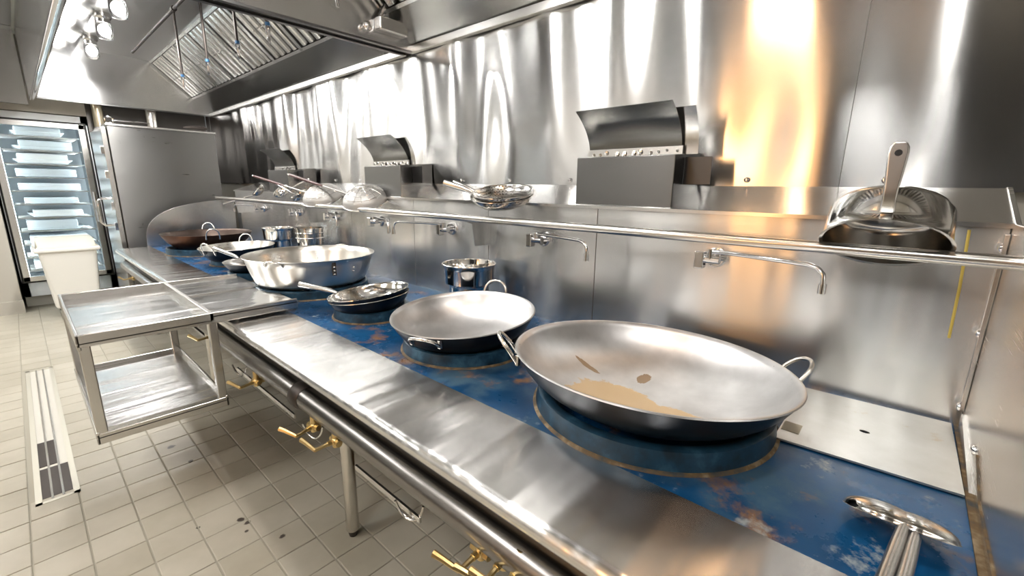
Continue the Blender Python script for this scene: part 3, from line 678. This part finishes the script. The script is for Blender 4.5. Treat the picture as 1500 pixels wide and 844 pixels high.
# perforated strainers with hollow handles
m = M_['perf'] = mat('perforated_steel', (.7, .69, .66), 1, .18)
vo = N(m, 'ShaderNodeTexVoronoi'); vo.inputs['Scale'].default_value = 90; vo.inputs['Randomness'].default_value = .2; L(m, coords(m), vo.inputs['Vector'])
L(m, ramp(m, vo.outputs['Distance'], [(.3, (.02, .02, .02)), (.36, (.72, .71, .68))]), P(m).inputs['Base Color'])
def strainer(loc, rot, label, ang):
    t = thing('strainer_ladle', label, 'strainer', loc, rot)
    o, i = wok_prof(.148, .062, .0015)
    MB().lathe(o, 56).obj('bowl_outside', 'perf', t, smooth=60); MB().lathe(i + [(.15, .065), (.151, .062)], 56).obj('bowl', 'perf', t, smooth=60)
    e = Vector((math.cos(ang), math.sin(ang), 0)); p = [e * .14 + Vector((0, 0, .045)), e * .17 + Vector((0, 0, .062)), e * .2 + Vector((0, 0, .073)), e * .30 + Vector((0, 0, .10))]
    hd = MB().tube(p, [.006, .011, .0145, .0155], 14).obj('handle', 'steel', t, smooth=60)
    d = (p[-1] - p[-2]).normalized(); MB().tube([p[-1] - d * .002, p[-1] + d * .001], .009, 12).obj('handle_bore', 'black', hd)
c1_ = ay(737, 309, 1.545)
strainer(c1_ + Vector((0, 0, .012)), (A(12), A(5), 0), 'lower of two nested perforated steel strainer ladles resting on the pot rail', A(186))
strainer(c1_ + Vector((.01, -.006, .03)), (A(12), A(5), 0), 'upper of two nested perforated steel strainer ladles resting on the pot rail', A(203))
# round skimmers with dark red wooden handles
def skimmer(C, T, label, R=.15):
    h = (T - C); mt = frame_mtx(h, (0, 1, .39)); t = placed('skimmer', label, 'skimmer', C, mt)
    sg = -1 if (mt @ Vector((0, 0, 1))).z > 0 else 1; Ln = h.length
    dp_ = .095; dish = [(R * .97 * math.sin(q), -dp_ * math.cos(q) * sg) for q in np.linspace(0, PI / 2, 9)]
    MB().lathe(dish + [(r, z + .0015 * sg) for r, z in dish[::-1]], 56).obj('mesh_dish', 'mesh', t, smooth=60)
    MB().tube([(R * math.cos(a), R * math.sin(a), 0) for a in np.linspace(0, 2 * PI, 57)], .0045, 8, cap=False).obj('rim', 'steel', t, smooth=60)
    w_ = MB()
    for rr in (.25, .45, .65, .83): w_.tube([(R * rr * math.cos(a), R * rr * math.sin(a), (-dp_ * math.sqrt(1 - rr ** 2) - .001) * sg) for a in np.linspace(0, 2 * PI, 41)], .0012, 5, cap=False)
    for k in range(8):
        a = PI * k / 8; w_.tube([(R * .97 * s * math.cos(a), R * .97 * s * math.sin(a), (-dp_ * math.sqrt(max(0, 1 - s * s)) - .001) * sg) for s in np.linspace(-1, 1, 15)], .0012, 5)
    w_.obj('wire_ribs', 'steel', t)
    MB().tube([(R, 0, 0), (Ln * .55, 0, 0)], .006, 8).obj('shank', 'steel', t)
    MB().tube([(Ln * .53, 0, 0), (Ln * .6, 0, 0), (Ln * .93, 0, 0), (Ln, 0, 0)], [.008, .0105, .0115, .009], 12).obj('wooden_handle', 'wood', t)
    MB().tube([(Ln, 0, 0), (Ln + .012, 0, 0)], .0095, 10).obj('end_cap', 'steel', t)
skimmer(ay(536, 294, 1.545), ay(424, 256, 1.44), 'round wire skimmer with dark red wooden handle, nearer the polished strainer ladles')
skimmer(ay(474, 290, 1.545), ay(372, 258, 1.44), 'round wire skimmer with dark red wooden handle, next to the small shiny ladles')
# ladles
def ladle(name, label, C, T, open_dir, R=.06, hr=.009, taper=.011, m='polish', depth=.75, cat='ladle', att=0):
    """C centre of the bowl rim, T tip of the handle"""
    n = Vector(open_dir).normalized(); h = T - C; h2 = (h - n * h.dot(n)); mt = frame_mtx(h2, n.cross(h2))
    t = placed(name, label, cat, C, mt); s = 1 if (mt @ Vector((0, 0, 1))).dot(n) > 0 else -1
    pf = [(R * math.sin(a), -R * depth * math.cos(a) * s) for a in np.linspace(0, PI / 2, 10)]
    MB().lathe(pf + [(R + .0015, .001 * s), (R - .002, 0)] + [(r * .965, z * .965) for r, z in pf[::-1]], 48).obj('bowl', m, t, smooth=60)
    hl = mt.transposed() @ h; e = Vector((R * .98 * math.cos(att), R * .98 * math.sin(att), -.012 * s))
    MB().tube([e, e + (hl - e) * .14 + Vector((0, 0, -.003 * s)), e + (hl - e) * .3, hl], [hr * .75, hr, hr, taper], 14).obj('handle', m, t, smooth=60)
    return t
ladle('ladle', 'small shiny ladle with straight steel handle hooked over the far end of the rail', ay(377, 278, 1.52), ay(328, 299, 1.40), (-.3, -.5, .5), .065, .006, .007)
ladle('ladle', 'shiny ladle bowl lying on the rail between the small ladle and the skimmers', ay(411, 279, 1.53), ay(452, 262, 1.6), (.1, -.6, .7), .07, .006, .007)
ladle('ladle', 'shallow shiny ladle bowl tucked under the skimmer handles', ay(436, 284, 1.52), ay(398, 266, 1.55), (-.1, -.5, .8), .07, .006, .007)
# two heavy ladles lying on the deck by the end panel
def deck_ladle(label, C, neck, T, R=.062):
    """ladle lying dome up: bowl rim centre C, handle from neck to T"""
    n = Vector((0, -.42, -.9)).normalized(); mt = frame_mtx((1, 0, 0), n.cross(Vector((1, 0, 0)))); t = placed('wok_ladle', label, 'ladle', C, mt)
    pf = [(R * math.sin(a), -R * .4 * math.cos(a)) for a in np.linspace(0, PI / 2, 10)]
    MB().lathe(pf + [(R + .0015, .001), (R - .002, 0)] + [(r * .965, z * .965) for r, z in pf[::-1]], 48).obj('bowl', 'polish', t, smooth=60)
    q = [mt.transposed() @ (Vector(p) - C) for p in (Vector(neck) + Vector((0, .02, .006)), neck, Vector(neck).lerp(T, .2), T)]
    MB().tube(q, [.006, .0085, .0098, .0102], 16).obj('handle', 'steel', t, smooth=60)
deck_ladle('heavy wok ladle lying dome up on the blue deck, bowl towards the largest wok', Vector((.052, .985, DZ + .036)), Vector((.076, .935, DZ + .056)), Vector((.036, .62, DZ + .06)))
deck_ladle('heavy wok ladle lying dome up on the blue deck, bowl towards the end panel', Vector((.095, .985, DZ + .036)), Vector((.092, .93, DZ + .052)), Vector((.06, .62, DZ + .058)), .058)

# ------------------------------------------------------------------ far end: steam cabinet, column, fridge, bin
sc = thing('steam_cabinet', 'tall grey stainless cabinet with a bar handle at the end of the range', 'cabinet', (-6.25, 1.12, 0))
MB().b2((-.42, -.43, .1), (.42, .46, 1.945)).obj('body', 'cab', sc, bevel=.006)
MB().b2((-.43, -.44, 1.945), (.43, .47, 1.965)).obj('top_cap', 'steel', sc, bevel=.003)
dd = MB().b2((-.41, -.475, .14), (.405, -.435, 1.93)).obj('door', 'steel', sc, bevel=.004)
MB().tube([(.33, -.475, 1.26), (.33, -.56, 1.26), (.33, -.585, 1.235), (.33, -.585, 1.03), (.33, -.56, 1.0), (.33, -.475, 1.0)], .012, 10).obj('handle', 'chrome', dd, smooth=60)
for z in (.95, 1.15, 1.45, 1.68): MB().b2((.36, -.50, z), (.40, -.47, z + .075)).obj('hinge', 'chrome', dd, bevel=.004)
for x in (-.35, .35):
    for y in (-.36, .4): MB().tube([(x, y, 0), (x, y, .1)], .03, 12).obj('leg', 'steel', sc)
# flue pipe behind / above the cabinet
tag(MB().tube([(-7.1, 1.27, 0), (-7.1, 1.27, 2.2), (-7.1, 1.27, 2.9)], .06, 20).obj('flue_pipe', 'steel'), 'round steel flue pipe rising behind the grey cabinet', 'pipe')
hk = thing('meat_hook', 'thin steel rod with a ring end lying on the grey cabinet', 'hook', (-5.86, .72, 1.972))
MB().tube([(0, .035, .0), (0, .30, .0)], .005, 8).obj('rod', 'chrome', hk)
MB().tube([(0, .03 * math.cos(a), .03 * math.sin(a)) for a in np.linspace(0, 2 * PI, 25)], .005, 8, cap=False).obj('ring', 'chrome', hk); hk.location.z = 2.001
gn = thing('spray_gun', 'dark nozzle tool lying on the grey cabinet near the wall', 'tool', (-5.9, 1.44, 1.966))
MB().tube([(0, -.12, .03), (0, -.06, .035), (0, .06, .035), (0, .09, .035)], [.006, .018, .022, .015], 12).obj('barrel', 'iron', gn); MB().box((0, .05, .028), (.03, .035, .056)).obj('grip', 'iron', gn, bevel=.004)
# round post at the left of the cabinet
cl = thing('service_post', 'round steel service post between the glass door refrigerator and the grey cabinet', 'post', (-7.12, .79, 0))
MB().tube([(0, 0, 0), (0, 0, 2.3)], .05, 20).obj('pipe', mat('post_brass_steel', (.62, .56, .42), 1, .3), cl)
for z in (.4, 1.3, 2.0): MB().tube([(0, 0, z), (0, 0, z + .03)], .056, 20).obj('clamp', 'steel', cl)
# fridge built into the far wall
FX = FAR - .02
fg = thing('refrigerator', 'glass door refrigerator full of pale trays in the far wall', 'refrigerator', (FX, .30, 0))
y0, y1, z0, z1 = -.40, .40, .30, 2.06
cs = MB()
cs.b2((-.75, y0, .12), (-.70, y1, 2.15)); cs.b2((-.72, y0, .12), (-.0, y0 + .05, 2.15)); cs.b2((-.72, y1 - .05, .12), (0, y1, 2.15)); cs.b2((-.72, y0, .12), (0, y1, z0)); cs.b2((-.72, y0, z1), (0, y1, 2.15))
cs.obj('carcass', 'white', fg)
MB().b2((-.70, y0, 0), (-.05, y1, .12)).obj('plinth', 'wallpaint', fg)
dg = MB(); a0, a1, b0_, b1 = y0 + .02, y1 - .03, z0 + .0, z1
for q_ in (((.0, a0, b0_), (.045, a0 + .055, b1)), ((.0, a1 - .055, b0_), (.045, a1, b1)), ((.0, a0, b0_), (.045, a1, b0_ + .055)), ((.0, a0, b1 - .055), (.045, a1, b1))): dg.b2(*q_)
df = dg.obj('door_frame', 'steel', fg, bevel=.004)
sl_ = MB()
for q_ in (((-.012, a0 - .015, b0_ - .02), (.01, a0, b1 + .02)), ((-.012, a1, b0_ - .02), (.01, a1 + .02, b1 + .02)), ((-.012, a0, b0_ - .02), (.01, a1, b0_)), ((-.012, a0, b1), (.01, a1, b1 + .02))): sl_.b2(*q_)
sl_.obj('gasket', 'rubber', fg)
MB().b2((.018, a0 + .055, b0_ + .055), (.024, a1 - .055, b1 - .055)).obj('glass_pane', 'glass', df, smooth=0)
MB().tube([(.045, a1 - .03, .95), (.085, a1 - .03, .95), (.085, a1 - .03, 1.3), (.045, a1 - .03, 1.3)], .01, 8).obj('handle', 'chrome', df)
for s in (y0 + .065, y1 - .075): MB().b2((-.06, s, z0 + .05), (-.04, s + .012, z1 - .05)).obj('light_strip', 'fridge_led', fg, smooth=0)
for k in range(11):
    z = z0 + .10 + k * .15; rk = MB()
    for s in (-.32, .30): rk.b2((-.66, s, z), (-.04, s + .012, z + .012))
    for q_ in range(8): rk.b2((-.65 + q_ * .085, -.32, z), (-.642 + q_ * .085, .31, z + .008))
    rk.obj('shelf', 'steel', fg)
tone = [(.82, .86, .88), (.66, .7, .72), (.88, .89, .87), (.74, .8, .82)]
tm = [mat('tray_goods', c_, .1, .35) for c_ in tone]
words = ['lowest', 'second', 'third', 'fourth', 'fifth', 'sixth', 'seventh', 'eighth', 'ninth', 'tenth', 'topmost']
for k in range(11):
    z = z0 + .113 + k * .15; t = thing('food_tray', 'pale food tray on the %s shelf up inside the glass door refrigerator' % words[k] if 0 < k < 10 else 'pale food tray on the %s shelf inside the glass door refrigerator' % words[k], 'tray', (FX - .35, .29, z), group='trays in the refrigerator')
    hh_ = .03 + random.random() * .03; ww_ = .25 + random.random() * .04
    MB().lathe([(0, 0), (.8, 0), (1, hh_), (.97, hh_), (.78, .006), (0, .006)], 4, mtx=Matrix.Diagonal((.30 * 1.2, ww_ * 1.2, 1)) @ Matrix.Rotation(PI / 4, 3, 'Z')).obj('pan', tm[k % 4], t, smooth=0)
    MB().b2((-.24, -.27 + .1 * random.random(), .007), (.25, .27 - .1 * random.random(), .06 + .055 * random.random())).obj('contents', tm[(k + 2) % 4], t, bevel=.01)
# wall piece above the refrigerator and right of it
struct(MB().b2((FAR - .8, -.122, 2.16), (FAR - .0, .71, 2.95)).obj('wall_above_refrigerator', 'wallpaint', smooth=0))
struct(MB().b2((FAR - .8, .71, 0), (FAR - .0, 1.9, 2.95)).obj('wall_beside_refrigerator', mat('dark_panel', (.09, .085, .08), .6, .35), smooth=0))
# ingredient bin
bn = thing('ingredient_bin', 'white plastic ingredient bin with hinged lid in front of the refrigerator', 'bin', (-6.74, .285, 0)); bn.scale = (1.06, 1.06, 1.1)
def taper(zz, x0_, x1_, y_): return [(x0_, -y_, zz), (x1_, -y_, zz), (x1_, y_, zz), (x0_, y_, zz)]
lv = [taper(.09, -.24, .2, .165), taper(.62, -.28, .28, .205), taper(.655, -.29, .29, .215)]
V = [p for l in lv for p in l]; F = [(3, 2, 1, 0), (8, 9, 10, 11)] + [(i * 4 + k, i * 4 + (k + 1) % 4, i * 4 + 4 + (k + 1) % 4, i * 4 + 4 + k) for i in range(2) for k in range(4)]
MB().add(V, F).obj('body', 'plastic', bn, bevel=.03)
rim_ = MB(); rim_.b2((-.31, -.235, .645), (.31, .235, .685)); rim_.obj('rim', 'plastic', bn, bevel=.015)
ld_ = MB(); ld_.add([(-.30, -.225, .685), (.30, -.225, .685), (.30, .225, .685), (-.30, .225, .685), (-.29, -.21, .75), (.1, -.21, .745), (.1, .21, .745), (-.29, .21, .75), (.27, -.2, .70), (.27, .2, .70)],
    [(3, 2, 1, 0), (4, 5, 6, 7), (5, 8, 9, 6), (0, 4, 7, 3), (0, 1, 8, 5, 4), (2, 3, 7, 6, 9), (1, 2, 9, 8)])
ld_.obj('lid', mat('clear_lid', (.62, .6, .5), 0, .25), bn, bevel=.008)
for x in (-.2, .17):
    for y in (-.12, .12): MB().tube([(x, y - .012, .035), (x, y + .012, .035)], .035, 16).tube([(x, y, .06), (x, y, .095)], .012, 8).obj('caster', 'rubber', bn)

# ------------------------------------------------------------------ behind the viewer: unseen furniture and lamp added for the steel to reflect
wt = thing('unseen_table', 'long stainless worktable added out of view for the steel wall to reflect', 'table', (-2.2, -2.8, 0))
MB().b2((-2.5, -.38, .86), (.3, .38, .9)).obj('table_top', 'steel', wt)
for x in (-2.45, -1, .25):
    for y in (-.3, .3): MB().tube([(x, y, 0), (x, y, .86)], .022, 12).obj('leg', 'steel', wt)
MB().b2((-2.45, -.33, .25), (.27, .33, .27)).obj('under_shelf', 'steel', wt)
ws = thing('unseen_shelf', 'long stainless wall shelf added out of view for the steel wall to reflect', 'shelf', (-2.2, -3.02, 1.5))
MB().b2((-2.4, -.17, 0), (.2, .17, .03)).obj('board', 'steel', ws)
for x in (-2.3, -1, .15): MB().prism([(-.17, 0), (.12, 0), (-.17, -.2)], x, x + .01).obj('bracket', 'steel', ws)
# tall unseen appliances added to put bands into the steel wall's reflection
def tall(name, label, cat, x0, x1, m, h=2.25, y=-2.45):
    t = thing(name, label, cat, ((x0 + x1) / 2, y - .35, 0)); w2 = (x1 - x0) / 2
    MB().b2((-w2, -.35, .12), (w2, .33, h)).obj('body', m, t, bevel=.008)
    n = 2 if w2 > .35 else 1
    for k in range(n):
        a = -w2 + .01 + k * (2 * w2 - .02) / n; b = a + (2 * w2 - .02) / n - .01
        d = MB().b2((a, .33, .16), (b, .365, h - .12)).obj('door', m, t, bevel=.006)
        MB().tube([(b - .05, .365, .9), (b - .05, .41, .92), (b - .05, .41, 1.38), (b - .05, .365, 1.4)], .011, 8).obj('handle', 'chrome', d)
    for x in (-w2 + .06, w2 - .06):
        for yy in (-.28, .26): MB().tube([(x, yy, 0), (x, yy, .12)], .022, 10).obj('leg', 'steel', t)
M_['blackapp'] = mat('black_appliance', (.02, .02, .022), .3, .3)
tall('unseen_cabinet', 'wide black holding cabinet added out of view to darken the wall reflection', 'cabinet', .02, 1.5, 'blackapp', 2.7, -1.9)
tall('unseen_oven', 'narrow black tall oven added as a dark band in the wall reflection', 'unseen_oven', -.84, -.24, 'blackapp', 2.6)
tall('unseen_refrigerator', 'tall stainless reach-in refrigerator added out of view for the steel wall to reflect', 'refrigerator', -5.6, -4.8, 'cab', 2.2)
tall('unseen_refrigerator', 'tall dark stainless refrigerator added out of view as a dark reflection', 'refrigerator', -7.0, -6.2, 'blackapp', 2.3)
# unseen panel added in a warm colour for the orange reflection
dw = struct(MB().b2((-1.75, -3.19, 0), (-.9, -3.15, 2.55)).obj('unseen_warm_panel', mat('warm_reflected_panel', (.75, .6, .42), 0, .5), smooth=0))
pe = thing('added_amber_lamp', 'amber pendant lamp added out of view for an orange reflection', 'pendant lamp', (-1.3, -2.55, 2.93))  # unseen lamp, added to give the steel an orange reflection
MB().tube([(0, 0, 0), (0, 0, -.75)], .006, 8).obj('cord', 'black', pe)
MB().lathe([(.04, -.74), (.16, -.85), (.19, -1.0), (.16, -1.15), (.05, -1.22)], 32).obj('shade', m_troffer('amber_shade', (1, .48, .14), 2.5), pe)
pd = bpy.data.lights.new('added_amber_light', 'POINT'); pd.energy = 14; pd.color = (1, .5, .18); pd.shadow_soft_size = .2
po = bpy.data.objects.new('added_amber_light', pd); COL.objects.link(po); po.location = (0, .0, -1.35); po.parent = pe
